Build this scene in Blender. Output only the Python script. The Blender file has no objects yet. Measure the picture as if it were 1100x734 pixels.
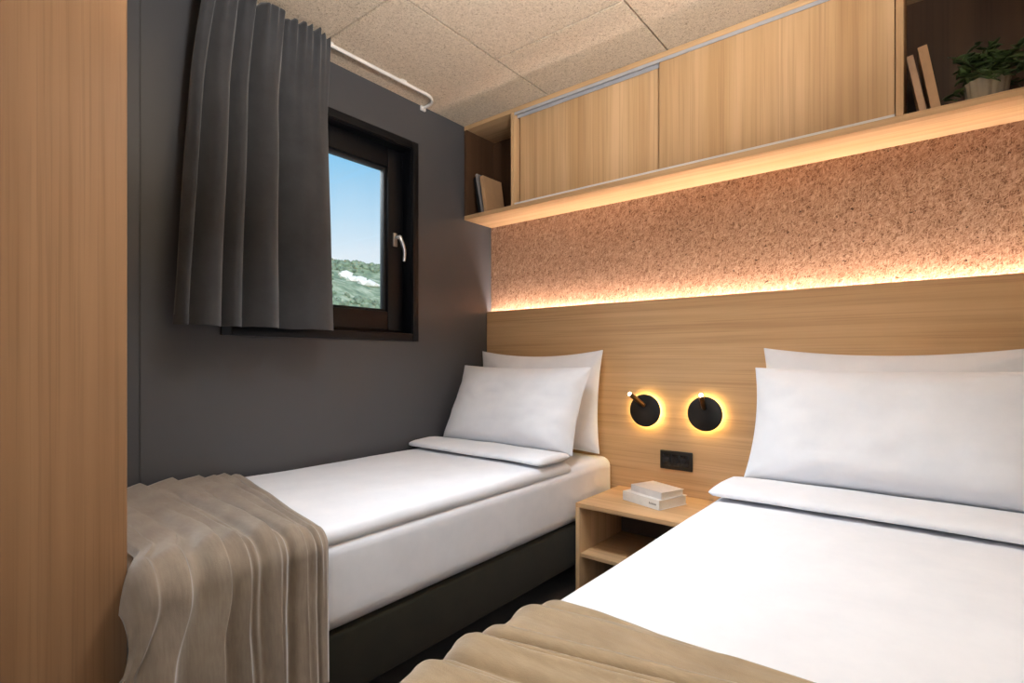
import bpy, bmesh, math, random
from mathutils import Vector, Matrix, noise

random.seed(7)
PI = math.pi
S = bpy.context.scene
COL = S.collection

# ------------------------------------------------------------------ camera
CAM_H = 1.0
FPX = 570.6                                  # focal length in pixels of the 1100 px wide frame
cd = bpy.data.cameras.new('camera')
cd.sensor_width = 36.0
cd.lens = FPX / 1100 * 36.0
cd.shift_y = 18.0 / 1100
cd.clip_start = 0.02
cd.clip_end = 2000
cam = bpy.data.objects.new('camera', cd)
COL.objects.link(cam)
cam.location = (1.99, -2.30, CAM_H)
cam.rotation_euler = (PI / 2, 0, math.radians(38.75))
S.camera = cam

# ------------------------------------------------------------------ colour management
S.view_settings.view_transform = 'Standard'
S.view_settings.look = 'None'
S.view_settings.exposure = 0.0
S.view_settings.gamma = 1.0
S.view_settings.use_curve_mapping = False


def lin(r, g, b):
    def f(c):
        c /= 255.0
        return c / 12.92 if c <= 0.04045 else ((c + 0.055) / 1.055) ** 2.4
    return (f(r), f(g), f(b), 1.0)


# ------------------------------------------------------------------ sky
W = bpy.data.worlds.new('sky')
S.world = W
W.use_nodes = True
nt = W.node_tree
nt.nodes.clear()
o_ = nt.nodes.new('ShaderNodeOutputWorld')
bg = nt.nodes.new('ShaderNodeBackground')
tc = nt.nodes.new('ShaderNodeTexCoord')
sep = nt.nodes.new('ShaderNodeSeparateXYZ')
rmp = nt.nodes.new('ShaderNodeValToRGB')
nt.links.new(tc.outputs['Generated'], sep.inputs[0])
nt.links.new(sep.outputs['Z'], rmp.inputs[0])
e = rmp.color_ramp.elements
e[0].position = 0.0
e[0].color = lin(236, 246, 252)
e[1].position = 0.75
e[1].color = lin(70, 140, 215)
k = e.new(0.17); k.color = lin(230, 244, 253)
k = e.new(0.25); k.color = lin(190, 227, 251)
k = e.new(0.34); k.color = lin(140, 206, 246)
nt.links.new(rmp.outputs[0], bg.inputs[0])
bg.inputs[1].default_value = 1.0
nt.links.new(bg.outputs[0], o_.inputs[0])


def area(name, loc, target, sx, sy, power, color, spread=180):
    l = bpy.data.lights.new(name, 'AREA')
    l.shape = 'RECTANGLE'
    l.size = sx
    l.size_y = sy
    l.energy = power
    l.color = color[:3]
    l.spread = math.radians(spread)
    ob = bpy.data.objects.new(name, l)
    COL.objects.link(ob)
    ob.location = loc
    d = Vector(target) - Vector(loc)
    ob.rotation_euler = d.to_track_quat('-Z', 'Y').to_euler()
    return ob


# sun on the hillside outside (comes from behind the house, does not enter the window)
sl = bpy.data.lights.new('sun', 'SUN')
sl.energy = 3.2
sl.angle = 0.01
sl.color = (1.0, 0.95, 0.88)
so = bpy.data.objects.new('sun', sl)
COL.objects.link(so)
so.rotation_euler = Vector((-0.75, 0.25, -0.6)).to_track_quat('-Z', 'Y').to_euler()

# added soft fill light behind the camera, without a real source
area('rear_fill', (1.62, -3.14, 1.25), (1.30, 0.0, 0.95), 0.85, 1.7, 7, (0.88, 0.94, 1.0))
# bright sky above and in front of the window
area('window_daylight', (-1.45, -1.35, 3.05), (0.0, -0.87, 1.55), 1.6, 1.6, 230, (0.84, 0.94, 1.0))
# added fill without fixture, shining down above the gap between the beds
area('overhead_fill', (1.18, -1.30, 2.235), (1.18, -1.299, 0.0), 0.30, 0.30, 9.5, (0.78, 0.89, 1.0), 106)
# added warm light floating near the right wall, no fixture, washes the ceiling
area('ceiling_fill', (2.18, -1.85, 1.60), (1.74, -1.62, 2.30), 0.25, 0.12, 44, (1.0, 0.94, 0.88), 120)


# ------------------------------------------------------------------ material helpers
def new_mat(name):
    m = bpy.data.materials.new(name)
    m.use_nodes = True
    t = m.node_tree
    b = t.nodes['Principled BSDF']
    return m, t, b


def nd(t, kind, **kw):
    n = t.nodes.new(kind)
    for k_, v in kw.items():
        if k_.startswith('i_'):
            key = k_[2:].replace('_', ' ')
            n.inputs[key].default_value = v
        else:
            setattr(n, k_, v)
    return n


def coords(t, scale=(1, 1, 1), rot=(0, 0, 0), loc=(0, 0, 0)):
    c = nd(t, 'ShaderNodeTexCoord')
    mp = nd(t, 'ShaderNodeMapping')
    mp.inputs['Scale'].default_value = scale
    mp.inputs['Rotation'].default_value = rot
    mp.inputs['Location'].default_value = loc
    t.links.new(c.outputs['Object'], mp.inputs[0])
    return mp


def ramp(t, src, stops):
    r = nd(t, 'ShaderNodeValToRGB')
    els = r.color_ramp.elements
    els[0].position, els[0].color = stops[0]
    els[1].position, els[1].color = stops[-1]
    for p, c in stops[1:-1]:
        q = els.new(p)
        q.color = c
    t.links.new(src, r.inputs[0])
    return r


def mixc(t, fac, a, b, mode='MIX'):
    m = nd(t, 'ShaderNodeMix', data_type='RGBA', blend_type=mode)
    for sock, v in ((m.inputs[0], fac), (m.inputs[6], a), (m.inputs[7], b)):
        if hasattr(v, 'is_linked') or isinstance(v, bpy.types.NodeSocket):
            t.links.new(v, sock)
        else:
            sock.default_value = v
    return m.outputs[2]


def bump(t, b, height, strength, dist):
    n = nd(t, 'ShaderNodeBump')
    n.inputs['Strength'].default_value = strength
    n.inputs['Distance'].default_value = dist
    t.links.new(height, n.inputs['Height'])
    t.links.new(n.outputs[0], b.inputs['Normal'])


def plain(name, col, rough=0.5, metal=0.0, var=0.05, vscale=30.0, spec=0.5):
    m, t, b = new_mat(name)
    mp = coords(t)
    n = nd(t, 'ShaderNodeTexNoise', i_Scale=vscale, i_Detail=3.0)
    t.links.new(mp.outputs[0], n.inputs['Vector'])
    c0 = tuple(x * (1 - var) for x in col[:3]) + (1,)
    c1 = tuple(min(1, x * (1 + var)) for x in col[:3]) + (1,)
    r = ramp(t, n.outputs['Fac'], [(0.3, c0), (0.7, c1)])
    t.links.new(r.outputs[0], b.inputs['Base Color'])
    b.inputs['Roughness'].default_value = rough
    b.inputs['Metallic'].default_value = metal
    b.inputs['Specular IOR Level'].default_value = spec
    return m


def wood(name, axis, light, mid, dark, rough=0.5, seed=0.0, fine=150.0):
    """oak laminate: long soft bands and thin pores along one axis"""
    m, t, b = new_mat(name)

    def sc(along, across):
        v = [across] * 3
        v['xyz'.index(axis)] = along
        return tuple(v)
    mp1 = coords(t, sc(0.55, 9.0), loc=(seed, seed * 1.7, seed * .6))
    mp2 = coords(t, sc(1.6, fine), loc=(seed, seed * 2.7, seed * .3))
    mp3 = coords(t, sc(1.0, 34.0), loc=(seed * 3, seed, seed))
    n1 = nd(t, 'ShaderNodeTexNoise', i_Scale=1.0, i_Detail=4.0, i_Distortion=0.4)
    n2 = nd(t, 'ShaderNodeTexNoise', i_Scale=1.0, i_Detail=3.0)
    n3 = nd(t, 'ShaderNodeTexNoise', i_Scale=1.0, i_Detail=5.0, i_Distortion=0.3)
    for a, c in ((mp1, n1), (mp2, n2), (mp3, n3)):
        t.links.new(a.outputs[0], c.inputs['Vector'])
    r1 = ramp(t, n1.outputs['Fac'], [(0.30, mid), (0.68, light)])
    r3 = ramp(t, n3.outputs['Fac'], [(0.30, (0.79, 0.75, 0.71, 1)), (0.62, (1.0, 1.0, 1.0, 1))])
    c = mixc(t, 0.75, r1.outputs[0], r3.outputs[0], 'MULTIPLY')
    r2 = ramp(t, n2.outputs['Fac'], [(0.34, (1, 1, 1, 1)), (0.48, (0, 0, 0, 1))])
    f = nd(t, 'ShaderNodeMath', operation='MULTIPLY')
    f.inputs[1].default_value = 0.26
    t.links.new(r2.outputs[0], f.inputs[0])
    c = mixc(t, f.outputs[0], c, dark)
    t.links.new(c, b.inputs['Base Color'])
    b.inputs['Roughness'].default_value = rough
    b.inputs['Specular IOR Level'].default_value = 0.35
    bump(t, b, n2.outputs['Fac'], 0.12, 0.001)
    return m


def fibre(name, stops, scale=1.0, fleck=None, fleck_amt=0.5, strength=0.6, rough=0.9):
    """pressed wood-wool / cork board: tangled strands in several directions"""
    m, t, b = new_mat(name)
    outs = []
    for i, (ang, st) in enumerate(((0.3, 5.0), (1.35, 5.0), (2.4, 5.0))):
        mr = coords(t, (1, 1, 1), rot=(ang * .4, ang * 1.9, ang), loc=(i * 3.1, i * 1.7, i))
        mp = nd(t, 'ShaderNodeMapping')
        mp.inputs['Scale'].default_value = (22 * scale, 22 * scale * st, 22 * scale * st)
        t.links.new(mr.outputs[0], mp.inputs[0])
        n = nd(t, 'ShaderNodeTexNoise', i_Scale=1.0, i_Detail=3.0, i_Roughness=0.65, i_Distortion=1.6)
        t.links.new(mp.outputs[0], n.inputs['Vector'])
        outs.append(n.outputs['Fac'])
    a = nd(t, 'ShaderNodeMath', operation='MAXIMUM')
    t.links.new(outs[0], a.inputs[0]); t.links.new(outs[1], a.inputs[1])
    a2 = nd(t, 'ShaderNodeMath', operation='MAXIMUM')
    t.links.new(a.outputs[0], a2.inputs[0]); t.links.new(outs[2], a2.inputs[1])
    r = ramp(t, a2.outputs[0], stops)
    c = r.outputs[0]
    if fleck:
        mp = coords(t, (1, 1, 1))
        n = nd(t, 'ShaderNodeTexNoise', i_Scale=75.0 * scale, i_Detail=2.0, i_Roughness=0.5, i_Distortion=0.6)
        t.links.new(mp.outputs[0], n.inputs['Vector'])
        rf = ramp(t, n.outputs['Fac'], [(0.27, (1, 1, 1, 1)), (0.33, (0, 0, 0, 1))])
        f = nd(t, 'ShaderNodeMath', operation='MULTIPLY')
        f.inputs[1].default_value = fleck_amt
        t.links.new(rf.outputs[0], f.inputs[0])
        c = mixc(t, f.outputs[0], c, fleck)
    t.links.new(c, b.inputs['Base Color'])
    b.inputs['Roughness'].default_value = rough
    b.inputs['Specular IOR Level'].default_value = 0.15
    bump(t, b, a2.outputs[0], strength, 0.006)
    return m


def fabric(name, c0, c1, weave=900.0, rough=0.9, sheen=0.3, strength=0.25, slub=None):
    m, t, b = new_mat(name)
    mp = coords(t)
    n = nd(t, 'ShaderNodeTexNoise', i_Scale=9.0, i_Detail=5.0, i_Roughness=0.6)
    t.links.new(mp.outputs[0], n.inputs['Vector'])
    r = ramp(t, n.outputs['Fac'], [(0.3, c0), (0.7, c1)])
    c = r.outputs[0]
    if slub:
        mp2 = coords(t, slub)
        n2 = nd(t, 'ShaderNodeTexNoise', i_Scale=1.0, i_Detail=2.0)
        t.links.new(mp2.outputs[0], n2.inputs['Vector'])
        r2 = ramp(t, n2.outputs['Fac'], [(0.35, (0.86, 0.85, 0.84, 1)), (0.65, (1.0, 1.0, 1.0, 1))])
        c = mixc(t, 0.8, c, r2.outputs[0], 'MULTIPLY')
    t.links.new(c, b.inputs['Base Color'])
    w = nd(t, 'ShaderNodeTexNoise', i_Scale=weave, i_Detail=1.0)
    t.links.new(mp.outputs[0], w.inputs['Vector'])
    bump(t, b, w.outputs['Fac'], strength, 0.001)
    b.inputs['Roughness'].default_value = rough
    b.inputs['Sheen Weight'].default_value = sheen
    b.inputs['Specular IOR Level'].default_value = 0.2
    return m


def emit(name, col, strength):
    m, t, b = new_mat(name)
    b.inputs['Base Color'].default_value = col
    b.inputs['Emission Color'].default_value = col
    b.inputs['Emission Strength'].default_value = strength
    return m


OAK_L, OAK_M, OAK_D = lin(217, 182, 140), lin(200, 163, 119), lin(148, 110, 76)
M = {
    'oak_h': wood('oak_horizontal', 'x', OAK_L, OAK_M, OAK_D),
    'oak_v': wood('oak_vertical', 'z', OAK_L, OAK_M, OAK_D, seed=2.3),
    'oak_v2': wood('oak_vertical_b', 'z', OAK_L, OAK_M, OAK_D, seed=5.9),
    'oak_y': wood('oak_depth', 'y', OAK_L, OAK_M, OAK_D, seed=4.1),
    'oak_shaded': wood('oak_wardrobe_shaded', 'z', lin(166, 129, 95), lin(149, 113, 80), lin(104, 75, 50), seed=8.2),  # same oak, darkened in colour for the weaker light on the wardrobe
    'niche_shade': wood('shaded_niche_lining', 'z', lin(84, 60, 42), lin(70, 49, 34), lin(46, 31, 21), seed=1.1),  # brown lining, its colour darkened to hold the shade inside the niches
    'cork': fibre('cork_board', [(0.44, lin(112, 78, 58)), (0.56, lin(184, 146, 120)), (0.74, lin(226, 196, 170))], 1.0,
                  lin(46, 24, 14), 0.85),
    'ceil': fibre('wood_wool', [(0.40, lin(132, 116, 99)), (0.54, lin(208, 193, 172)), (0.74, lin(232, 219, 200))], 1.2,
                  lin(92, 76, 60), 0.5, 0.5),
    'wall': plain('grey_wall_paint', lin(72, 73, 77), 0.40, var=0.03, vscale=3),
    'wallw': plain('pale_wall_paint', lin(150, 146, 140), 0.7, var=0.03, vscale=3),
    'floor': fabric('brown_carpet', lin(64, 50, 41), lin(84, 67, 55), 500, strength=0.8),
    'black': plain('black_window_profile', lin(9, 11, 16), 0.4, spec=0.3),
    'blackm': plain('black_metal', lin(16, 15, 15), 0.4),
    'brass': plain('dark_brass', lin(96, 76, 56), 0.3, 1.0),
    'steel': plain('brushed_steel', lin(205, 205, 208), 0.28, 1.0),
    'alu': plain('aluminium_profile', lin(186, 188, 194), 0.4, 0.25),
    'white': plain('white_plastic', lin(235, 235, 235), 0.4),
    'whitetrim': plain('white_lacquer_rail', lin(225, 222, 218), 0.35),
    'linen': fabric('white_cotton', lin(236, 237, 242), lin(244, 244, 248), 1200, sheen=0.15, strength=0.1),
    'sheet': fabric('white_sheet', lin(232, 233, 238), lin(241, 241, 245), 1200, sheen=0.1, strength=0.1),
    'throw': fabric('taupe_throw', lin(132, 118, 104), lin(152, 138, 122), 700, sheen=0.5, strength=0.5, slub=(30, 240, 30)),
    'throw2': fabric('sand_throw', lin(148, 129, 102), lin(168, 148, 119), 700, sheen=0.6, strength=0.6, slub=(30, 240, 30)),
    'curtain': fabric('charcoal_curtain', lin(54, 55, 58), lin(64, 65, 68), 800, sheen=0.2, strength=0.2),
    'base': fabric('olive_black_upholstery', lin(27, 25, 16), lin(36, 33, 21), 600, sheen=0.1, strength=0.5),
    'paper': plain('book_paper', lin(226, 220, 208), 0.8, vscale=200),
    'cover_w': plain('white_cover', lin(232, 230, 226), 0.5),
    'cover_g': plain('pale_grey_cover', lin(214, 208, 204), 0.5),
    'cover_tan': plain('tan_cover', lin(176, 140, 104), 0.6),
    'cover_grey': plain('grey_cover', lin(128, 126, 128), 0.6),
    'cover_black': plain('black_cover', lin(18, 18, 20), 0.35),
    'cover_pink': plain('dusty_cover', lin(178, 146, 118), 0.6),
    'ink': plain('grey_ink', lin(110, 106, 102), 0.6),
    'pot': plain('plaster_pot', lin(150, 142, 126), 0.7),
    'soil': plain('potting_soil', lin(40, 30, 22), 0.95),
    'leaf': plain('leaf_green', lin(70, 92, 48), 0.45, var=0.35, vscale=25),
    'stem': plain('stem_green', lin(58, 66, 34), 0.6),
    'led': emit('led_diffuser', (1.0, 0.83, 0.72, 1), 150.0),
    'halo': emit('halo_diffuser', (1.0, 0.68, 0.24, 1), 75.0),
    'spot': emit('spot_lens', (1.0, 0.78, 0.50, 1), 14.0),
}
# glass
gm, gt, gb = new_mat('window_glass')
gt.nodes.remove(gb)
go = gt.nodes['Material Output']
tr = nd(gt, 'ShaderNodeBsdfTransparent')
gl = nd(gt, 'ShaderNodeBsdfGlossy', i_Roughness=0.02)
fr = nd(gt, 'ShaderNodeFresnel', i_IOR=1.35)
mx = nd(gt, 'ShaderNodeMixShader')
gt.links.new(fr.outputs[0], mx.inputs[0])
gt.links.new(tr.outputs[0], mx.inputs[1])
gt.links.new(gl.outputs[0], mx.inputs[2])
gt.links.new(mx.outputs[0], go.inputs[0])
M['glass'] = gm
# hillside
hm, ht, hb = new_mat('scrub_hillside')
mp = coords(ht)
n = nd(ht, 'ShaderNodeTexNoise', i_Scale=0.22, i_Detail=8.0, i_Roughness=0.7)
ht.links.new(mp.outputs[0], n.inputs['Vector'])
r = ramp(ht, n.outputs['Fac'], [(0.32, lin(92, 114, 92)), (0.5, lin(140, 158, 124)), (0.68, lin(204, 208, 178))])
ht.links.new(r.outputs[0], hb.inputs['Base Color'])
hb.inputs['Roughness'].default_value = 0.95
M['hill'] = hm
M['tree'] = plain('scrub_tree', lin(132, 150, 124), 0.9, var=0.45, vscale=0.5)
M['rock'] = plain('white_limestone', lin(240, 236, 226), 0.9, var=0.1, vscale=0.8)


# ------------------------------------------------------------------ object helpers
def thing(name, label, cat, loc=(0, 0, 0), group=None):
    o = bpy.data.objects.new(name, None)
    o.empty_display_size = 0.05
    COL.objects.link(o)
    o.location = loc
    o['label'] = label
    o['category'] = cat
    if group:
        o['group'] = group
    return o


def tag(o, label, cat, group=None):
    o['label'] = label
    o['category'] = cat
    if group:
        o['group'] = group
    return o


def root_loc(p):
    v = Vector((0, 0, 0))
    while p is not None:
        v += p.location
        p = p.parent
    return v


def obj(name, bm, mat, parent=None, origin=None, smooth=True, angle=35):
    """links a bmesh written in room coordinates as one mesh object"""
    off = root_loc(parent)
    if parent is None and origin is not None:
        off = Vector(origin)
    bmesh.ops.recalc_face_normals(bm, faces=bm.faces)
    bmesh.ops.translate(bm, verts=bm.verts, vec=-off)
    me = bpy.data.meshes.new(name)
    bm.to_mesh(me)
    bm.free()
    if smooth:
        for p in me.polygons:
            p.use_smooth = True
        me.set_sharp_from_angle(angle=math.radians(angle))
    me.materials.append(mat)
    o = bpy.data.objects.new(name, me)
    COL.objects.link(o)
    if parent is not None:
        o.parent = parent
    else:
        o.location = off
    return o


def struct(o):
    o['kind'] = 'structure'
    return o


def B():
    return bmesh.new()


def box(bm, x0, x1, y0, y1, z0, z1, bev=0.0, seg=2):
    r = bmesh.ops.create_cube(bm, size=1.0)
    vs = r['verts']
    for v in vs:
        v.co = Vector(((x0 + x1) / 2 + v.co.x * (x1 - x0), (y0 + y1) / 2 + v.co.y * (y1 - y0), (z0 + z1) / 2 + v.co.z * (z1 - z0)))
    if bev > 0:
        es = list({e_ for v in vs for e_ in v.link_edges})
        r = bmesh.ops.bevel(bm, geom=es, offset=bev, segments=seg, affect='EDGES', profile=0.5)
        vs = list({v for f in r['faces'] for v in f.verts} | {v for v in vs if v.is_valid})
    return vs


def xform(vs, mat4):
    for v in vs:
        v.co = mat4 @ v.co


def tube(bm, pts, r, seg=12, caps=True):
    pts = [Vector(p) for p in pts]
    rings = []
    n = len(pts)
    up = None
    for i, p in enumerate(pts):
        d = (pts[min(i + 1, n - 1)] - pts[max(i - 1, 0)]).normalized()
        if up is None:
            up = d.orthogonal().normalized()
        up = (up - d * up.dot(d)).normalized()
        s = d.cross(up)
        rr = r[i] if isinstance(r, (list, tuple)) else r
        rings.append([bm.verts.new(p + (up * math.cos(a) + s * math.sin(a)) * rr) for a in [2 * PI * k / seg for k in range(seg)]])
    for a, b in zip(rings, rings[1:]):
        for k in range(seg):
            bm.faces.new((a[k], a[(k + 1) % seg], b[(k + 1) % seg], b[k]))
    if caps:
        bm.faces.new(rings[0][::-1])
        bm.faces.new(rings[-1])
    return [v for q in rings for v in q]


def lathe(bm, prof, centre, seg=32, axis='z', ribs=0, rib=0.0):
    """prof: list of (radius, height)"""
    c = Vector(centre)
    rings = []
    for r, h in prof:
        ring = []
        for k in range(seg):
            a = 2 * PI * k / seg
            rr = r * (1 + (rib * math.cos(ribs * a) if ribs else 0))
            p = (rr * math.cos(a), rr * math.sin(a), h)
            if axis == 'y':
                p = (p[0], -h, p[1])
            ring.append(bm.verts.new(c + Vector(p)))
        rings.append(ring)
    for a, b in zip(rings, rings[1:]):
        for k in range(seg):
            bm.faces.new((a[k], a[(k + 1) % seg], b[(k + 1) % seg], b[k]))
    bm.faces.new(rings[0][::-1])
    bm.faces.new(rings[-1])


def grid(bm, nu, nv, fn):
    vs = [[bm.verts.new(fn(i / nu, j / nv)) for j in range(nv + 1)] for i in range(nu + 1)]
    for i in range(nu):
        for j in range(nv):
            bm.faces.new((vs[i][j], vs[i + 1][j], vs[i + 1][j + 1], vs[i][j + 1]))
    return vs


def nz(x, y, z=0.0):
    return noise.noise(Vector((x, y, z)))


def sm(a, b, x):
    t = max(0.0, min(1.0, (x - a) / (b - a)))
    return t * t * (3 - 2 * t)


# ------------------------------------------------------------------ the room
CEIL = 2.246
XR = 2.32
YF = -3.20
# floor
bm = B(); box(bm, -0.12, XR + .1, YF - .1, 0.12, -0.08, 0.0)
struct(obj('floor', bm, M['floor'], smooth=False))
# ceiling: staggered wood-wool boards with open joints under a dark slab
bm = B()
g = 0.0042
xs = [0.0, 0.55, 1.136, 1.722, XR]
ys = [[-1.13, -2.33], [-0.614, -1.814, -3.0], [-1.13, -2.33], [-0.614, -1.814, -3.0]]
for i in range(4):
    cuts = [0.0] + ys[i] + [YF]
    for a, b in zip(cuts, cuts[1:]):
        box(bm, xs[i] + (g if i else 0), xs[i + 1] - (g if i < 3 else 0), b + g, a - g, CEIL, CEIL + 0.03)
struct(obj('ceiling', bm, M['ceil'], smooth=False))
bm = B(); box(bm, -0.12, XR + .1, YF - .1, 0.12, CEIL + 0.03, CEIL + 0.10)
struct(obj('trim_1', bm, plain('joint_backing', lin(40, 31, 24), 0.9), smooth=False))

# window opening in the left wall
WY0, WY1, WZ0, WZ1 = -1.478, -0.563, 1.082, 2.048
c_ = 0.036                                   # casing width
bm = B()
oy0, oy1, oz0, oz1 = WY0 + c_ * .5, WY1 - c_ * .5, WZ0 + c_ * .5, WZ1 - c_ * .5
box(bm, -0.12, 0, YF, oy0, 0, CEIL)
box(bm, -0.12, 0, oy1, 0.0, 0, CEIL)
box(bm, -0.12, 0, oy0, oy1, 0, oz0)
box(bm, -0.12, 0, oy0, oy1, oz1, CEIL)
struct(obj('wall_left', bm, M['wall'], smooth=False))
bm = B(); box(bm, 0.0, 0.003, -1.7215, -1.7175, 0.0, CEIL - .001)
struct(obj('trim_2', bm, plain('panel_joint_strip', lin(60, 60, 62), 0.5), smooth=False))
bm = B(); box(bm, -0.12, XR + .1, 0.0, 0.12, 0, CEIL)
struct(obj('wall_back', bm, M['wallw'], smooth=False))
bm = B(); box(bm, XR, XR + 0.1, YF, 0.0, 0, CEIL)
struct(obj('wall_right', bm, M['wallw'], smooth=False))
bm = B()
box(bm, -0.12, 1.18, YF - .1, YF, 0, CEIL)
box(bm, 2.06, XR + .1, YF - .1, YF, 0, CEIL)
box(bm, 1.18, 2.06, YF - .1, YF, 2.12, CEIL)
struct(obj('wall_front', bm, M['wallw'], smooth=False))
# passage closing the doorway behind the camera
bm = B(); box(bm, 1.0, 2.3, YF - .14, YF - .11, 0, CEIL)
struct(obj('door_1', bm, M['wallw'], smooth=False))

# ------------------------------------------------------------------ window 1
win = bpy.data.objects.new('window_1', None)
COL.objects.link(win)
win.location = (0, (WY0 + WY1) / 2, WZ0)
struct(win)


def ring_frame(bm, x0, x1, ya, yb, za, zb, w, bev=0.003):
    box(bm, x0, x1, ya, ya + w, za, zb, bev)
    box(bm, x0, x1, yb - w, yb, za, zb, bev)
    box(bm, x0, x1, ya + w, yb - w, za, za + w, bev)
    box(bm, x0, x1, ya + w, yb - w, zb - w, zb, bev)


bm = B(); ring_frame(bm, 0.0, 0.012, WY0, WY1, WZ0, WZ1, c_)
obj('window_casing', bm, M['black'], win)
bm = B(); ring_frame(bm, -0.118, 0.0, oy0 + .0005, oy1 - .0005, oz0 + .0005, oz1 - .0005, 0.020, 0.001)
obj('window_reveal', bm, M['black'], win)
sy0, sy1, sz0, sz1 = oy0 + .022, oy1 - .022, oz0 + .022, oz1 - .022
bm = B()
ring_frame(bm, -0.100, -0.055, sy0, sy1, sz0, sz1, 0.050, 0.004)
ring_frame(bm, -0.096, -0.045, sy0 + .012, sy1 - .012, sz0 + .012, sz1 - .012, 0.088, 0.006)
sash = obj('window_sash', bm, M['black'], win)
bm = B(); ring_frame(bm, -0.092, -0.062, sy0 + .100, sy1 - .100, sz0 + .100, sz1 - .100, 0.012, 0.002)
obj('glazing_bead', bm, plain('grey_gasket', lin(22, 23, 26), 0.7), sash)
bm = B(); box(bm, -0.082, -0.078, sy0 + .101, sy1 - .101, sz0 + .101, sz1 - .101)
obj('window_pane', bm, M['glass'], sash, smooth=False)
# curved lever handle on the right stile
hy, hz = sy1 - .062, 1.555
bm = B()
box(bm, -0.045, -0.036, hy - .013, hy + .013, hz - .02, hz + .045, 0.004)
tube(bm, [(-.037, hy, hz + .022), (-.004, hy, hz + .022)], 0.009)
hp = []
for i in range(13):
    f = i / 12
    hp.append((-.004 + .006 * math.sin(f * PI), hy - .002 + .026 * math.sin(f * PI * .60), hz + .024 - .115 * f))
tube(bm, hp, [0.0095 - 0.002 * (i / 12) for i in range(13)])
obj('window_handle', bm, M['steel'], win)

# ------------------------------------------------------------------ hillside outside
def hill_z(x, y):
    d = -x
    ridge = 41.5 + 0.045 * (-(y) + 120) + 3.0 * nz(x * .02, y * .02, 3.3)
    f = sm(25, 210, d)
    return -3 + f * (ridge + 3) + 2.2 * nz(x * .05, y * .05) + 0.8 * nz(x * .15, y * .15, 5)


bm = B()
grid(bm, 90, 120, lambda u, v: Vector((-22 - 260 * u, -60 + 330 * v, hill_z(-22 - 260 * u, -60 + 330 * v))))
tag(struct(obj('hillside', bm, M['hill'], origin=(-100, 100, 0))), 'scrub covered green hillside seen through the window', 'hill')
bm = B()
ico = bmesh.new()
bmesh.ops.create_icosphere(ico, subdivisions=1, radius=1.0)
iv = [v.co.copy() for v in ico.verts]
ifc = [[v.index for v in f.verts] for f in ico.faces]
ico.free()
rt = random.Random(3)
for i in range(6500):
    x = -rt.uniform(45, 215)
    y = -x * rt.uniform(0.35, 1.05) - 2
    if nz(x * .04, y * .04, 9) < -0.12:
        continue
    if 0.63 < y / -x < 0.77 and 104 < -x < 138:
        continue
    s = rt.uniform(0.35, 1.0) * (0.6 + -x / 260)
    z = hill_z(x, y) + s * .3
    w = [bm.verts.new((x + p.x * s * rt.uniform(.8, 1.2), y + p.y * s * rt.uniform(.8, 1.2), z + p.z * s * rt.uniform(.7, 1.1))) for p in iv]
    for f in ifc:
        bm.faces.new([w[q] for q in f])
o = obj('scrub_trees', bm, M['tree'], origin=(-100, 100, 0))
o['kind'] = 'stuff'
tag(o, 'green scrub and small trees covering the distant hillside', 'trees')
bm = B()
for i in range(34):
    f = i / 33
    a = 0.662 + 0.064 * f + rt.uniform(-.011, .011)
    x = -129 + 10 * f + rt.uniform(-3, 3)
    y = -x * a
    s = rt.uniform(0.5, 1.7)
    z = hill_z(x, y) + s * .25
    w = [bm.verts.new((x + p.x * s, y + p.y * s * 1.6, z + p.z * s * .7 * rt.uniform(.6, 1.3))) for p in iv]
    for q in ifc:
        bm.faces.new([w[t_] for t_ in q])
tag(obj('rock_outcrop', bm, M['rock'], origin=(-124, 86, 25), smooth=False), 'bare white rock outcrop near the ridge of the green hillside', 'rock')

# ------------------------------------------------------------------ cork board and headboard with strip light
bm = B(); box(bm, 0.002, XR - .002, -0.012, -0.0005, 1.15, 1.745)
tag(obj('cork_panel', bm, M['cork'], origin=(1.15, 0, 1.15), smooth=False), 'brown pressed cork board strip on the wall between headboard and overhead cabinet', 'wall panel')
HB = thing('headboard', 'long pale oak headboard panel behind both beds with horizontal grain', 'headboard', (1.15, -0.02, 0.0))
bm = B(); box(bm, 0.003, XR - .003, -0.052, -0.037, 0.02, 1.262, 0.0015)
obj('headboard_panel', bm, M['oak_h'], HB)
bm = B()
box(bm, 0.003, XR - .003, -0.037, -0.0125, 1.185, 1.212)
obj('batten', bm, M['oak_h'], HB, smooth=False)
LS = thing('led_strip', 'warm glowing strip light hidden behind the top edge of the oak headboard', 'strip light', (1.15, -0.025, 1.2125))
bm = B(); box(bm, 0.010, XR - .01, -0.034, -0.014, 1.2125, 1.2165)
obj('profile', bm, M['alu'], LS, smooth=False)
bm = B(); box(bm, 0.012, XR - .012, -0.032, -0.016, 1.2166, 1.222, 0.001)
obj('diffuser', bm, M['led'], LS, smooth=False)
HBY = -0.052                                 # front face of the headboard

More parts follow.
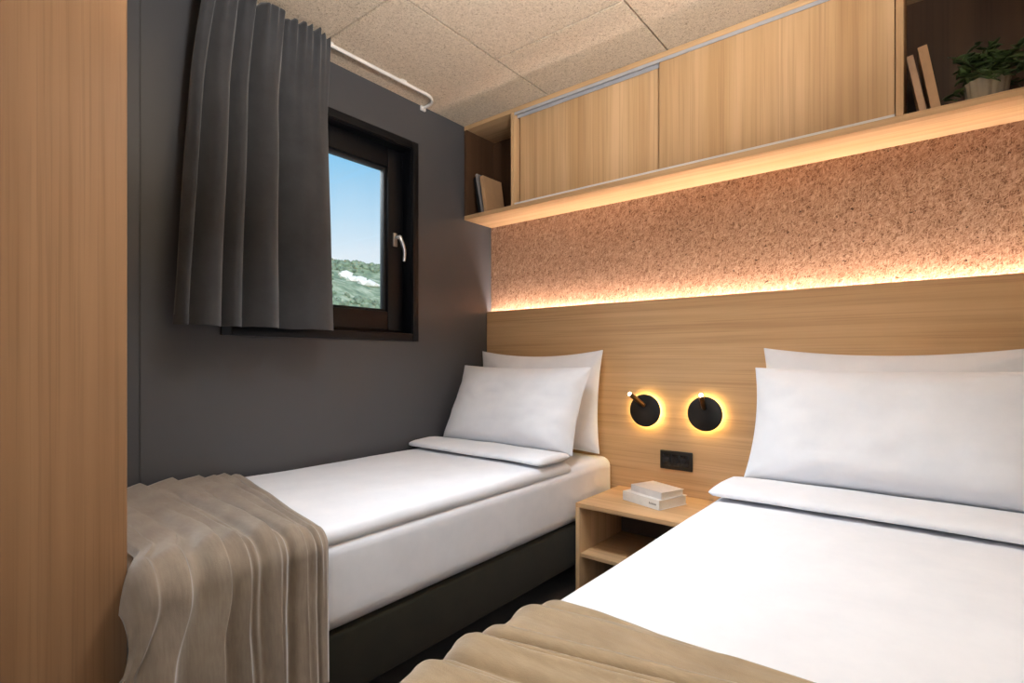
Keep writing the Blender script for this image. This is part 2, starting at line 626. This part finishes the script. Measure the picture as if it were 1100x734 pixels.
# ------------------------------------------------------------------ overhead cabinet
CB = 1.742
CYF = -0.235
OC = thing('overhead_cabinet', 'long oak overhead cabinet under the ceiling with sliding doors and open end niches', 'cabinet', (1.15, -0.12, CB))
bm = B(); box(bm, 0.003, XR - .003, CYF, -0.001, CB, CB + 0.022, 0.001)
obj('bottom_panel', bm, M['oak_h'], OC)
bm = B(); box(bm, 0.003, XR - .003, CYF, -0.001, CEIL - .024, CEIL - .0015, 0.001)
obj('top_panel', bm, M['oak_h'], OC)
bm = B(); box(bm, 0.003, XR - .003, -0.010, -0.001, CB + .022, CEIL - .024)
obj('back_panel', bm, M['niche_shade'], OC, smooth=False)
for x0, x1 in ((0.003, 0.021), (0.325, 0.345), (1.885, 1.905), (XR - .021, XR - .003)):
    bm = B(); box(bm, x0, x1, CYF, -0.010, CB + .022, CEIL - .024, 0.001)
    obj('divider', bm, M['niche_shade' if x0 < .01 or x1 > 2.2 else 'oak_v'], OC)
bm = B(); box(bm, 0.36, 1.120, CYF + .030, CYF + .046, CB + .030, CEIL - .034, 0.0015)
obj('sliding_door', bm, M['oak_v'], OC)
bm = B(); box(bm, 1.100, 1.882, CYF + .006, CYF + .022, CB + .030, CEIL - .030, 0.0015)
obj('sliding_door', bm, M['oak_v2'], OC)
bm = B()
box(bm, 0.347, 1.883, CYF + .001, CYF + .004, CEIL - .038, CEIL - .0245)
box(bm, 0.347, 1.883, CYF + .004, CYF + .05, CEIL - .030, CEIL - .0245)
box(bm, 0.347, 1.108, CYF + .024, CYF + .027, CEIL - .046, CEIL - .0245)
obj('top_track', bm, M['alu'], OC, smooth=False)
bm = B()
box(bm, 0.347, 1.883, CYF + .0005, CYF + .003, CB + .0221, CB + .030)
box(bm, 0.347, 1.883, CYF + .003, CYF + .05, CB + .0221, CB + .026)
obj('bottom_track', bm, M['whitetrim'], OC, smooth=False)


# ------------------------------------------------------------------ books
def book(name, label, w, h, t, mat, group, place, pages='paper', lettering=False):
    """upright book: spine faces -y at y=0, thickness along x, depth w along +y; place = 4x4 matrix"""
    root = thing(name, label, 'book', place.to_translation(), group)
    ct = 0.0022
    bm = B()
    v = box(bm, 0, ct, 0, w, 0, h, 0.0005, 1)
    v += box(bm, t - ct, t, 0, w, 0, h, 0.0005, 1)
    v += box(bm, ct, t - ct, 0, ct, 0, h)
    xform(bm.verts, place)
    obj('cover', bm, M[mat], root, smooth=False)
    bm = B()
    box(bm, ct, t - ct, ct, w - .004, .003, h - .003)
    xform(bm.verts, place)
    obj('pages', bm, M[pages], root, smooth=False)
    if lettering:
        bm = B()
        rl = random.Random(11)
        z = h * 0.08
        for i in range(9):                  # small worn spine lettering, too blurred to read
            l = rl.uniform(.003, .0055)
            a = t * .42
            box(bm, a, a + t * .16 * rl.uniform(.7, 1.3), -.0006, 0.0001, z, z + l * .55)
            z += l
        xform(bm.verts, place)
        obj('spine_lettering', bm, M['ink'], root, smooth=False)
    return root


def upright(x, y, z, lean, yaw=0.0):
    """lean > 0 tips the top towards -x, pivoting on the bottom edge that carries it"""
    return Matrix.Translation((x, y, z)) @ Matrix.Rotation(yaw, 4, 'Z') @ Matrix.Rotation(-lean, 4, 'Y')


ZS = CB + .0225
book('book', 'black book leaning at the left end of the left cabinet niche', .16, .205, .016, 'cover_black', 'books in the left niche', upright(0.078, CYF + .035, ZS, math.radians(11)))
book('book', 'slim grey book between the black and the tan book in the left niche', .15, .220, .014, 'cover_grey', 'books in the left niche', upright(0.108, CYF + .022, ZS, math.radians(12)))
book('book', 'tan covered book at the right of the three in the left niche', .15, .195, .022, 'cover_tan', 'books in the left niche', upright(0.136, CYF + .012, ZS, math.radians(9)))
book('book', 'shorter thin book leaning left beside the cabinet divider in the right niche', .15, .188, .018, 'cover_pink', 'books in the right niche', upright(1.945, CYF + .02, ZS, math.radians(10.5)))
book('book', 'taller thicker tan book leaning behind the shorter one beside the plant', .15, .205, .024, 'cover_tan', 'books in the right niche', upright(1.973, CYF + .016, ZS, math.radians(9.5)))


# ------------------------------------------------------------------ plant in the right niche
PX, PY = 2.105, -0.135
PL = thing('potted_plant', 'small leafy green plant in a pale ribbed pot in the right cabinet niche', 'plant', (PX, PY, ZS))
bm = B()
lathe(bm, [(0.040, 0), (0.044, .004), (0.053, .068), (0.055, .074), (0.049, .074), (0.046, .062)], (PX, PY, ZS), 96, ribs=16, rib=0.03)
obj('pot', bm, M['pot'], PL, angle=60)
bm = B(); lathe(bm, [(0.0455, .058), (0.0455, .064), (0.02, .067)], (PX, PY, ZS), 24)
obj('soil', bm, M['soil'], PL)
rp = random.Random(5)
tips = []
for i in range(26):
    a = rp.uniform(0, 2 * PI)
    rr = rp.uniform(.02, .125)
    hh = rp.uniform(.075, .205) - rr * .35
    p0 = Vector((PX + rp.uniform(-.02, .02), PY + rp.uniform(-.02, .02), ZS + .062))
    p2 = Vector((PX + rr * math.cos(a) * 1.05, max(CYF - .03, min(-.04, PY + rr * math.sin(a) * .8)), ZS + max(.05, hh)))
    p1 = (p0 + p2) / 2 + Vector((0, 0, .03))
    pts = [p0 * (1 - f) ** 2 + p1 * 2 * f * (1 - f) + p2 * f * f for f in [q / 6 for q in range(7)]]
    bm = B()
    tube(bm, pts, [.0022 - .0002 * q for q in range(7)], 6)
    obj('stem', bm, M['stem'], PL)
    tips.append(pts)
bm = B()
for pts in tips:
    for q in range(2, 7):
        for _ in range(3 if q > 3 else 1):
            p = pts[q]
            L = rp.uniform(.022, .040)
            wd = L * rp.uniform(.5, .7)
            d = Vector((rp.uniform(-1, 1), rp.uniform(-1, .6), rp.uniform(-.3, .8))).normalized()
            sd = d.cross(Vector((0, 0, 1)))
            if sd.length < .1:
                continue
            sd.normalize()
            nr = sd.cross(d)
            rows = []
            for a_ in range(6):
                f = a_ / 5
                ww = wd * .5 * math.sin(PI * (0.06 + .90 * f)) ** .8
                cpt = p + d * L * f + nr * (-.25 * L * f * f)
                rows.append([bm.verts.new(cpt - sd * ww + nr * ww * .3), bm.verts.new(cpt), bm.verts.new(cpt + sd * ww + nr * ww * .3)])
            for r0, r1 in zip(rows, rows[1:]):
                bm.faces.new((r0[0], r0[1], r1[1], r1[0]))
                bm.faces.new((r0[1], r0[2], r1[2], r1[1]))
for v in bm.verts:
    v.co.x = min(v.co.x, XR - .025)
    v.co.y = min(v.co.y, -.014)
    v.co.z = max(v.co.z, ZS + .004)
o = obj('foliage', bm, M['leaf'], PL, angle=80)
md = o.modifiers.new('thickness', 'SOLIDIFY'); md.thickness = 0.0008

# ------------------------------------------------------------------ wardrobe at the left
WX = 0.72
WD = thing('wardrobe', 'tall oak wardrobe at the left with vertical grain beside the bed foot', 'wardrobe', (0.36, -2.5, 0))
bm = B()
box(bm, 0.006, WX - .022, -1.972, -1.952, 0.0, CEIL - .004, 0.001)
obj('side_panel', bm, M['oak_shaded'], WD)
bm = B(); box(bm, 0.006, WX - .022, -3.17, -3.15, 0.0, CEIL - .004, 0.001)
obj('side_panel', bm, M['oak_shaded'], WD)
bm = B()
box(bm, 0.006, WX - .03, -3.15, -1.972, CEIL - .03, CEIL - .004)
box(bm, 0.006, WX - .03, -3.15, -1.972, 0.06, .08)
box(bm, 0.006, 0.016, -3.15, -1.972, 0.08, CEIL - .03)
obj('carcass', bm, M['oak_shaded'], WD, smooth=False)
for a, b in ((-2.558, -1.951), (-3.168, -2.561)):
    bm = B(); box(bm, WX - .021, WX, a, b, 0.05, CEIL - .006, 0.004, 3)
    dr = obj('door', bm, M['oak_shaded'], WD)
    yy = a + .05 if a > -2.8 else b - .05
    bm = B(); tube(bm, [(WX, yy, .95), (WX + .03, yy, .95), (WX + .03, yy, 1.12), (WX, yy, 1.12)], .005)
    obj('handle', bm, M['blackm'], dr)


# ------------------------------------------------------------------ beds
def slab(bm, x0, x1, y0, y1, z0, th, r, amp=0.0, nx=70, ny=110, seed=0.0, crown=0.0):
    """cushioned slab with rounded rim and gentle unevenness"""
    def edge(d):
        if d >= r:
            return 1.0
        q = 1 - d / r
        return math.sqrt(max(0.0, 1 - q * q))

    def par(k_, n_, a, b):
        # denser sampling near the rim
        t = k_
        s_ = 0.5 - 0.5 * math.cos(PI * t)
        t = 0.45 * t + 0.55 * s_
        return a + (b - a) * t

    def top(u, v):
        x = par(u, nx, x0, x1)
        y = par(v, ny, y0, y1)
        e_ = min(edge(x - x0), edge(x1 - x)) * min(edge(y - y0), edge(y1 - y))
        c = crown * math.sin(PI * (x - x0) / (x1 - x0)) ** .6 * math.sin(PI * (y - y0) / (y1 - y0)) ** .35 if crown and 0 < (x - x0) < (x1 - x0) and 0 < y - y0 < y1 - y0 else 0
        w = amp * (nz(x * 3.1 + seed, y * 3.1) + .5 * nz(x * 8 + seed, y * 6, 2)) * e_
        ex = min(edge(x - x0), edge(x1 - x))
        return Vector((x, y, z0 + th * (.25 + .75 * e_) + c + w - .017 * (1 - ex) ** 2))
    t_ = grid(bm, nx, ny, top)
    b_ = grid(bm, nx, ny, lambda u, v: Vector((par(u, nx, x0 + r * .15, x1 - r * .15), par(v, ny, y0 + r * .15, y1 - r * .15), z0 - (.016 if u in (0.0, 1.0) else 0.0))))
    for i in range(nx):
        bm.faces.new((t_[i][0], t_[i + 1][0], b_[i + 1][0], b_[i][0]))
        bm.faces.new((t_[i][ny], b_[i][ny], b_[i + 1][ny], t_[i + 1][ny]))
    for j in range(ny):
        bm.faces.new((t_[0][j], b_[0][j], b_[0][j + 1], t_[0][j + 1]))
        bm.faces.new((t_[nx][j], t_[nx][j + 1], b_[nx][j + 1], b_[nx][j]))


MT = 0.542                                   # mattress top
YB0, YB1 = -1.935, -0.056


def make_bed(x0, x1, label):
    t = thing('bed', label, 'bed', ((x0 + x1) / 2, -1.0, 0))
    bm = B(); box(bm, x0 + .004, x1 - .004, YB0, YB1, 0.125, 0.298, 0.012, 3)
    obj('bed_base', bm, M['base'], t)
    for lx in (x0 + .08, x1 - .10):
        for ly in (YB0 + .1, YB1 - .1):
            bm = B(); lathe(bm, [(.022, 0), (.026, .12), (.026, .1255)], (lx, ly, 0), 20)
            obj('leg', bm, M['blackm'], t)
    bm = B(); box(bm, x0, x1, YB0 + .004, YB1 - .002, 0.299, MT, 0.045, 6)
    bmesh.ops.subdivide_edges(bm, edges=[e_ for e_ in bm.edges if e_.calc_length() > .15], cuts=6, use_grid_fill=True)
    obj('mattress', bm, M['sheet'], t, angle=60)
    return t


B1X0, B1X1 = 0.016, 0.802
B2X0, B2X1 = 1.452, 2.30
make_bed(B1X0, B1X1, 'single bed with white mattress and dark base under the window')
make_bed(B2X0, B2X1, 'single bed with white mattress at the right beside the nightstand')


def make_duvet(x0, x1, label, yfold, seed, left_edge):
    t = thing('duvet', label, 'duvet', ((x0 + x1) / 2, -1.2, MT))
    bm = B()
    slab(bm, x0, x1, YB0 + .004, -0.42, MT + .0006, 0.026, 0.035, 0.0035, seed=seed, crown=.006)
    obj('cover', bm, M['linen'], t, angle=60)
    # turned-down band: soft roll whose free edge lies towards the foot
    bm = B()
    n_, m_ = 60, 22

    def fold(u, v):
        x = x0 - .004 + (x1 - x0 + .008) * u
        y0_ = yfold + 0.010 * nz(x * 4 + seed, 1.3)
        y1_ = -0.425
        a = 2 * PI * v
        ex = min(1.0, math.sqrt(max(0, 1 - (1 - min(1, u / .03)) ** 2)), math.sqrt(max(0, 1 - (1 - min(1, (1 - u) / .03)) ** 2)))
        yc, hw = (y0_ + y1_) / 2, (y1_ - y0_) / 2
        ca, sa = math.cos(a), math.sin(a)
        yy = yc + hw * math.copysign(abs(ca) ** .7, ca) * (0.88 + .12 * ex)
        hgt = 0.0195 * (0.35 + .65 * ex) + .004 * nz(x * 6 + seed, yy * 9)
        zc = MT + .0275 + .022 + .004 * math.sin(PI * u)
        zz = zc + hgt * math.copysign(abs(sa) ** .7, sa) * (1.0 if sa > 0 else .8)
        return Vector((x, yy, zz))
    vs = [[bm.verts.new(fold(i / n_, j / m_)) for j in range(m_)] for i in range(n_ + 1)]
    for i in range(n_):
        for j in range(m_):
            bm.faces.new((vs[i][j], vs[i + 1][j], vs[i + 1][(j + 1) % m_], vs[i][(j + 1) % m_]))
    bm.faces.new(vs[0]); bm.faces.new(vs[n_][::-1])
    obj('turned_down_fold', bm, M['linen'], t, angle=70)


make_duvet(B1X0 + .002, B1X1 - .004, 'white duvet spread on the bed under the window', -0.645, 0.0, False)
make_duvet(B2X0 - .005, B2X1 - .004, 'white duvet spread on the right bed near the camera', -0.675, 4.0, True)


# ------------------------------------------------------------------ pillows
def pillow(label, c, w, h, th, lean, seed, a=0.05, b=0.13, yaw=0.0, group=None):
    nu, nv = 56, 44
    M4 = Matrix.Translation(c) @ Matrix.Rotation(yaw, 4, 'Z') @ Matrix.Rotation(-lean, 4, 'X')
    root = thing('pillow', label, 'pillow', c)

    def side(sg):
        def f(u_, v_):
            # finer rim
            u = math.sin((u_ - .5) * PI)
            v = math.sin((v_ - .5) * PI)
            x = w / 2 * u * (1 - a * (1 - v * v))
            bb = b * (1.0 if v > 0 else .35)
            z = h / 2 * v * (1 - bb * (1 - u * u) * abs(v))
            prof = (max(0, 1 - u ** 4) ** .62) * (max(0, 1 - v ** 4) ** .62)
            sag = 1 + .28 * (-v)            # fuller at the bottom
            wr = 0.010 * nz(u * 2.2 + seed, v * 2.2, sg) + .006 * nz(u * 6 + seed, v * 5, sg * 3)
            # creases fanning from the corners
            cr = .004 * math.sin(10 * math.atan2(1.05 - abs(v), 1.05 - abs(u)) + seed) * (abs(u) * abs(v)) ** 2
            return M4 @ Vector((x, sg * (th / 2 * prof * sag + (wr + cr) * prof ** .5), z))
        return f
    bm = B()
    A = grid(bm, nu, nv, side(-1))
    Bk = grid(bm, nu, nv, side(1))
    bmesh.ops.remove_doubles(bm, verts=bm.verts, dist=0.0008)
    obj('pillow_case', bm, M['linen'], root, angle=180)
    # sewn seam along the rim
    bm = B()
    rim = [side(-1)(i / nu, 0) for i in range(nu + 1)] + [side(-1)(1, j / nv) for j in range(1, nv + 1)] + \
          [side(-1)(1 - i / nu, 1) for i in range(1, nu + 1)] + [side(-1)(0, 1 - j / nv) for j in range(1, nv)]
    tube(bm, rim + [rim[0]], .0022, 6)
    obj('seam', bm, M['linen'], root)
    return root


D = math.radians
pillow('white pillow standing against the headboard behind the front pillow, window bed', (0.405, -0.135, 0.800), .745, .475, .13, D(4), 1.0)
pillow('white pillow leaning in front at the head of the window bed', (0.405, -0.325, 0.776), .775, .405, .16, D(24), 2.0, b=.07)
pillow('white pillow standing against the headboard behind the front pillow, right bed', (1.868, -0.135, 0.800), .79, .475, .13, D(4), 3.0)
pillow('large white pillow leaning in front at the head of the right bed', (1.872, -0.330, 0.779), .79, .400, .17, D(22), 4.0, b=.05)


# ------------------------------------------------------------------ throws
def lip(d, steep, soft):
    """a pleat whose rounded lip overhangs towards the front (d < 0) and melts away behind"""
    return math.exp(-(d / steep) ** 2) if d < 0 else math.exp(-(d / soft) ** 1.5)


def throw(name, label, mat, x_wall, x_edge, y_front, y_back, shear, hem, pleats, creases, seed, zt, corner=0.0, nu=170, nv=280, sgn=1):
    flat = abs(x_edge - x_wall)
    r = 0.045
    arc = r * PI / 2
    bm = B()

    def path(p, s_, Lh):
        if s_ < flat:
            return p[0] + (p[1] - p[0]) * s_ / flat
        return p[1] + (p[2] - p[1]) * min(1.0, (s_ - flat) / (arc + Lh))

    def f(u, v):
        Lh = zt - r - hem(v)
        # even steps on the bed and on the hanging part
        if u < .5:
            s_ = flat * u / .5
        else:
            s_ = flat + (arc + Lh) * (u - .5) / .5
        hang = 0.0
        k_ = min(1.0, s_ / flat)
        if s_ < flat:
            x, z, n_ = s_, zt, Vector((0, 0, 1))
        elif s_ < flat + arc:
            a = (s_ - flat) / r
            x, z = flat + r * math.sin(a), zt - r + r * math.cos(a)
            n_ = Vector((math.sin(a), 0, math.cos(a)))
        else:
            dz = s_ - flat - arc
            hang = dz / Lh
            x, z, n_ = flat + r, zt - r - dz, Vector((1, 0, 0))
        q = 1 + .0 * hang
        y = y_front + (y_back - y_front) * v - shear * k_ * (1 - v)
        y += .006 * nz(s_ * 5 + seed, v * 2.0)
        along = s_ / (flat + arc + Lh)
        wv = v + .012 * nz(s_ * 4 + seed, v * 3) + .005 * nz(s_ * 11, v * 5 + seed)
        h = 0.003
        for pl in pleats:
            g_ = sm(pl[5] - .12, pl[5] + .05, along) * (1 - sm(pl[6] - .05, pl[6] + .12, along))
            if g_ <= 0:
                continue
            d = wv - path(pl, s_, Lh)
            h += pl[3] * g_ * (0.75 + .25 * k_ + .5 * hang) * (0.75 + .5 * nz(s_ * 3 + pl[0] * 31, seed)) * lip(d, .013, pl[4])
        for cr in creases:
            g_ = sm(cr[5] - .10, cr[5] + .05, along) * (1 - sm(cr[6] - .05, cr[6] + .10, along))
            if g_ <= 0:
                continue
            d = wv - path(cr, s_, Lh)
            h -= cr[3] * g_ * math.exp(-(d / cr[4]) ** 2) - .4 * cr[3] * g_ * math.exp(-((d - 2.2 * cr[4]) / (2 * cr[4])) ** 2)
        h += .0045 * (1 + nz(s_ * 5 + seed, v * 5.0, 7)) + .0016 * nz(s_ * 9, v * 14 + seed, 3)
        h += hang * (.010 * (1 + nz(v * 7 + seed, hang * 1.2, 4)) )
        edge = sm(0, .03, v) * sm(0, .03, 1 - v)
        h = max(.0015, h) * (.35 + .65 * edge)
        p = Vector((x, y, z)) + n_ * h
        if corner:
            # the back corner slips past the foot of the bed and wraps round it
            ext = corner * sm(.86, 1.03, k_) * v ** 3 * (0.55 + .45 * sm(0, .25, hang) - .25 * sm(.5, 1, hang))
            p.y -= ext
            over = max(0.0, -1.940 - p.y)
            p.x -= .5 * over * sm(0, .3, hang)
            p.z -= 3.5 * over * over / .08 * (1 - sm(0, .3, hang))
        return Vector((x_wall + sgn * p.x, p.y, p.z))
    grid(bm, nu, nv, f)
    o = obj(name, bm, M[mat], origin=((x_wall + x_edge) / 2, (y_front + y_back) / 2, zt), angle=180)
    md = o.modifiers.new('thickness', 'SOLIDIFY'); md.thickness = 0.004; md.offset = 1
    return tag(o, label, 'blanket')


T1 = MT + .035
throw('throw_blanket', 'taupe throw blanket draped over the foot of the window bed beside the wardrobe', 'throw',
      0.018, 0.775, -1.415, -1.928, 0.15, lambda v: .205 + .010 * math.sin(v * 30) - .16 * sm(.185, .205, v),
      [(.265, .200, .195, .026, .15, -.2, 1.2), (.42, .385, .400, .036, .13, -.2, 1.2), (.60, .545, .520, .026, .15, -.2, 1.2),
       (.66, .640, .660, .030, .22, .38, 1.2), (.78, .80, .86, .017, .13, -.2, 1.2), (.10, .075, .06, .014, .06, -.2, .75),
       (.17, .130, .125, .015, .07, -.2, .5), (.90, .92, .95, .014, .08, -.2, 1.2)],
      [(.06, .045, .03, .005, .016, -.2, .6), (.14, .100, .095, .008, .014, .25, 1.2), (.34, .290, .300, .014, .022, .20, 1.2),
       (.36, .335, .345, .007, .014, .45, 1.2), (.50, .460, .455, .014, .022, .15, 1.2), (.55, .505, .490, .010, .016, .4, .95), (.70, .74, .80, .012, .04, .3, 1.2)],
      1.7, T1, corner=.10)
throw('throw_blanket', 'sand brown throw blanket folded across the foot of the right bed', 'throw2',
      2.28, 1.488, -1.530, -1.928, 0.0, lambda v: .20,
      [(-.06, .374, .39, .018, .10, -.2, 1.2), (.08, .508, .53, .017, .12, -.2, 1.2), (.34, .717, .74, .018, .15, -.2, 1.2), (-.20, .16, .18, .011, .10, -.2, 1.2)],
      [(-.32, .10, .10, .004, .02, -.2, .8), (-.02, .43, .44, .014, .016, -.2, .8), (.04, .47, .48, .010, .012, -.2, .8), (.2, .62, .64, .014, .025, -.2, .9)],
      6.1, T1 - .002, sgn=-1)

# ------------------------------------------------------------------ nightstand
NX0, NX1, NYF, NZ = 0.828, 1.405, -0.435, 0.407
NS = thing('nightstand', 'open oak nightstand with one shelf between the two beds', 'nightstand', ((NX0 + NX1) / 2, -.24, 0))
bm = B(); box(bm, NX0, NX1, NYF, HBY - .002, NZ - .018, NZ, 0.0015)
obj('top', bm, M['oak_h'], NS)
for a in (NX0, NX1 - .018):
    bm = B(); box(bm, a, a + .018, NYF, HBY - .002, 0.0, NZ - .018, 0.001)
    obj('side_panel', bm, M['oak_v'], NS)
bm = B(); box(bm, NX0 + .018, NX1 - .018, NYF + .012, HBY - .012, .185, .201, 0.001)
obj('shelf', bm, M['oak_h'], NS)
bm = B(); box(bm, NX0 + .018, NX1 - .018, HBY - .012, HBY - .002, 0.03, NZ - .018)
obj('back_panel', bm, plain('dark_back_panel', lin(70, 54, 42), 0.6), NS, smooth=False)

# two books lying on it: the spine of the lower one faces the room
def lying(x, y, z, ang, h):
    """maps an upright book to one lying on its cover, spine to the front, along the direction ang"""
    return Matrix.Translation((x, y, z)) @ Matrix.Rotation(ang, 4, 'Z') @ Matrix(((0, 0, -1, h), (0, 1, 0, 0), (1, 0, 0, 0), (0, 0, 0, 1)))


ang = math.atan2(-.061, .186)
book('book', 'thick white book lying under the smaller one on the nightstand', .165, .196, .038, 'cover_w', 'books on the nightstand', lying(.958, -.272, NZ + .0005, ang, .196), lettering=True)
book('book', 'smaller pale grey book lying on top of the white one on the nightstand', .125, .172, .027, 'cover_g', 'books on the nightstand', lying(.986, -.252, NZ + .039, ang - .06, .172))


# ------------------------------------------------------------------ wall lamps
def sconce(x, z, tip, label):
    t = thing('wall_lamp', label, 'lamp', (x, HBY, z), 'round black reading lamps on the headboard')
    bm = B(); lathe(bm, [(.050, .0005), (.050, .0165)], (x, HBY, z), 40, axis='y')
    obj('mounting_plate', bm, M['blackm'], t)
    bm = B(); lathe(bm, [(.0515, .003), (.059, .005), (.059, .013), (.0515, .0155)], (x, HBY, z), 64, axis='y')
    obj('glow_ring', bm, M['halo'], t)
    bm = B(); lathe(bm, [(.066, .0170), (.072, .0178), (.0725, .020), (.072, .0245), (.069, .0262), (.01, .0265)], (x, HBY, z), 64, axis='y')
    obj('disc', bm, M['blackm'], t)
    b0 = Vector((x + (tip[0] - x) * .12, HBY - .027, z + .030))
    d = (Vector(tip) - b0)
    bm = B()
    tube(bm, [b0 + Vector((0, .002, 0)), b0 + Vector((0, -.010, 0))], .006)
    obj('pivot', bm, M['brass'], t)
    e1 = b0 + Vector((0, -.010, 0))
    d = (Vector(tip) - e1).normalized()
    L = (Vector(tip) - e1).length
    bm = B(); tube(bm, [e1 - d * .012, e1, e1 + d * L * .94, e1 + d * L], [.0085, .0105, .0105, .0098], 20)
    sp = obj('spot_tube', bm, M['brass'], t)
    bm = B()
    tube(bm, [e1 + d * L * .999, e1 + d * (L + .003), e1 + d * (L + .006)], [.0090, .0082, .0050], 20)
    obj('lens', bm, M['spot'], sp)


sconce(0.966, 0.766, (0.930, -0.150, 0.842), 'round black wall lamp nearest the window bed, spot tilted left')
sconce(1.232, 0.768, (1.243, -0.150, 0.850), 'round black wall lamp nearest the right bed, spot pointing up')

# ------------------------------------------------------------------ socket plate
SK = thing('power_socket', 'black double socket plate on the headboard above the nightstand', 'socket', (1.103, HBY, .556))
bm = B(); box(bm, 1.031, 1.175, HBY - .010, HBY - .0003, .515, .597, .004, 3)
obj('cover_plate', bm, M['blackm'], SK)
for a in (1.064, 1.103, 1.142):
    bm = B(); box(bm, a - .0185, a + .0185, HBY - .0125, HBY - .0095, .531, .581, .0015)
    md_ = obj('module', bm, plain('glossy_black', lin(22, 22, 24), 0.18), SK)
    if a > 1.08 and a < 1.12:
        bm = B()
        lathe(bm, [(.013, .0124), (.0145, .0135), (.0145, .0136), (.010, .0132)], (a, HBY, .556), 24, axis='y')
        obj('socket_well', bm, M['blackm'], md_)

# ------------------------------------------------------------------ curtain and rail
RZ = CEIL - .0005
CXR = 0.122
CR = thing('curtain_rail', 'white curved curtain rail on the ceiling above the window', 'curtain rail', (CXR, -1.2, RZ))
pts = [(CXR, -1.93, RZ - .010), (CXR, -1.2, RZ - .010), (CXR, -.66, RZ - .010)]
for i in range(1, 13):
    a = PI / 2 * i / 12
    pts.append((CXR - .085 + .085 * math.cos(a), -.615 + .085 * math.sin(a), RZ - .010))
pts.append((0.012, -.53, RZ - .010))
pts[2] = (CXR, -.615, RZ - .010)
bm = B()
tube(bm, pts, .0075, 12)
obj('rail', bm, M['whitetrim'], CR)
bm = B(); box(bm, 0.0005, .012, -.545, -.515, RZ - .024, RZ - .001, .002)
obj('end_bracket', bm, M['whitetrim'], CR)
for y in (-.75, -1.12):
    bm = B(); box(bm, CXR - .008, CXR + .008, y - .015, y + .015, RZ - .006, RZ - .0002, .001)
    obj('ceiling_clip', bm, M['whitetrim'], CR)

CU = thing('curtain', 'charcoal grey pleated curtain drawn over the left part of the window', 'curtain', (CXR, -1.35, 1.117))
ptop, zbot = RZ - .007, 1.112
# pleat valleys along the width, measured from the left edge
val = [0.0, .09, .25, .38, .61, 1.04]
dep = [.045, .075, .055, .085, .065]


def pleat(p):
    for i in range(len(val) - 1):
        if p <= val[i + 1]:
            f = (p - val[i]) / (val[i + 1] - val[i])
            return dep[i] * (abs(math.sin(PI * f)) ** .75)
    return 0.0


def drape(u, v):
    p, q = u, v                               # q: 0 at the top, 1 at the hem
    yt = -1.585 + .440 * p
    yb = -1.665 + .565 * p
    k_ = q ** .8
    y = yt + (yb - yt) * k_
    w = p + .012 * nz(q * 2.2, p * 4, 2) * q
    a = pleat(max(0, min(1, w))) * (0.55 + .45 * sm(0, .5, q))
    # gathered heading: many small ruffles that fade downwards
    ruff = .009 * (1 + math.sin(p * 2 * PI * 15 + 1.3 * math.sin(p * 9))) * math.exp(-(q / .10))
    ruff += .006 * (1 + math.sin(p * 2 * PI * 9 + 2)) * math.exp(-(q / .20))
    x = CXR - .022 + .033 * (1 - sm(.02, .30, q)) + a + ruff + .006 * nz(p * 9, q * 3, 1) * sm(0, .3, q)
    z = ptop - .004 + (zbot - ptop) * q - .010 * abs(math.sin(p * PI * 15)) * math.exp(-q / .03) + .006 * nz(p * 8, 3.3) * q
    y += .014 * math.cos(p * 2 * PI * 4.5) * .3 * q
    return Vector((x, y, z))


bm = B()
grid(bm, 240, 110, drape)
o = obj('curtain_cloth', bm, M['curtain'], CU, angle=180)
md = o.modifiers.new('thickness', 'SOLIDIFY'); md.thickness = 0.0016
bm = B()
grid(bm, 240, 3, lambda u, v: drape(u, .972 + .028 * v) + Vector((.0016, 0, -.0006 * v)))
o = obj('hem', bm, M['curtain'], CU, angle=180)
for i in range(9):
    y = -1.59 + .052 * i
    bm = B()
    box(bm, CXR - .004, CXR + .012, y - .003, y + .003, RZ - .030, RZ - .018, .001)
    obj('glider', bm, M['white'], CU)
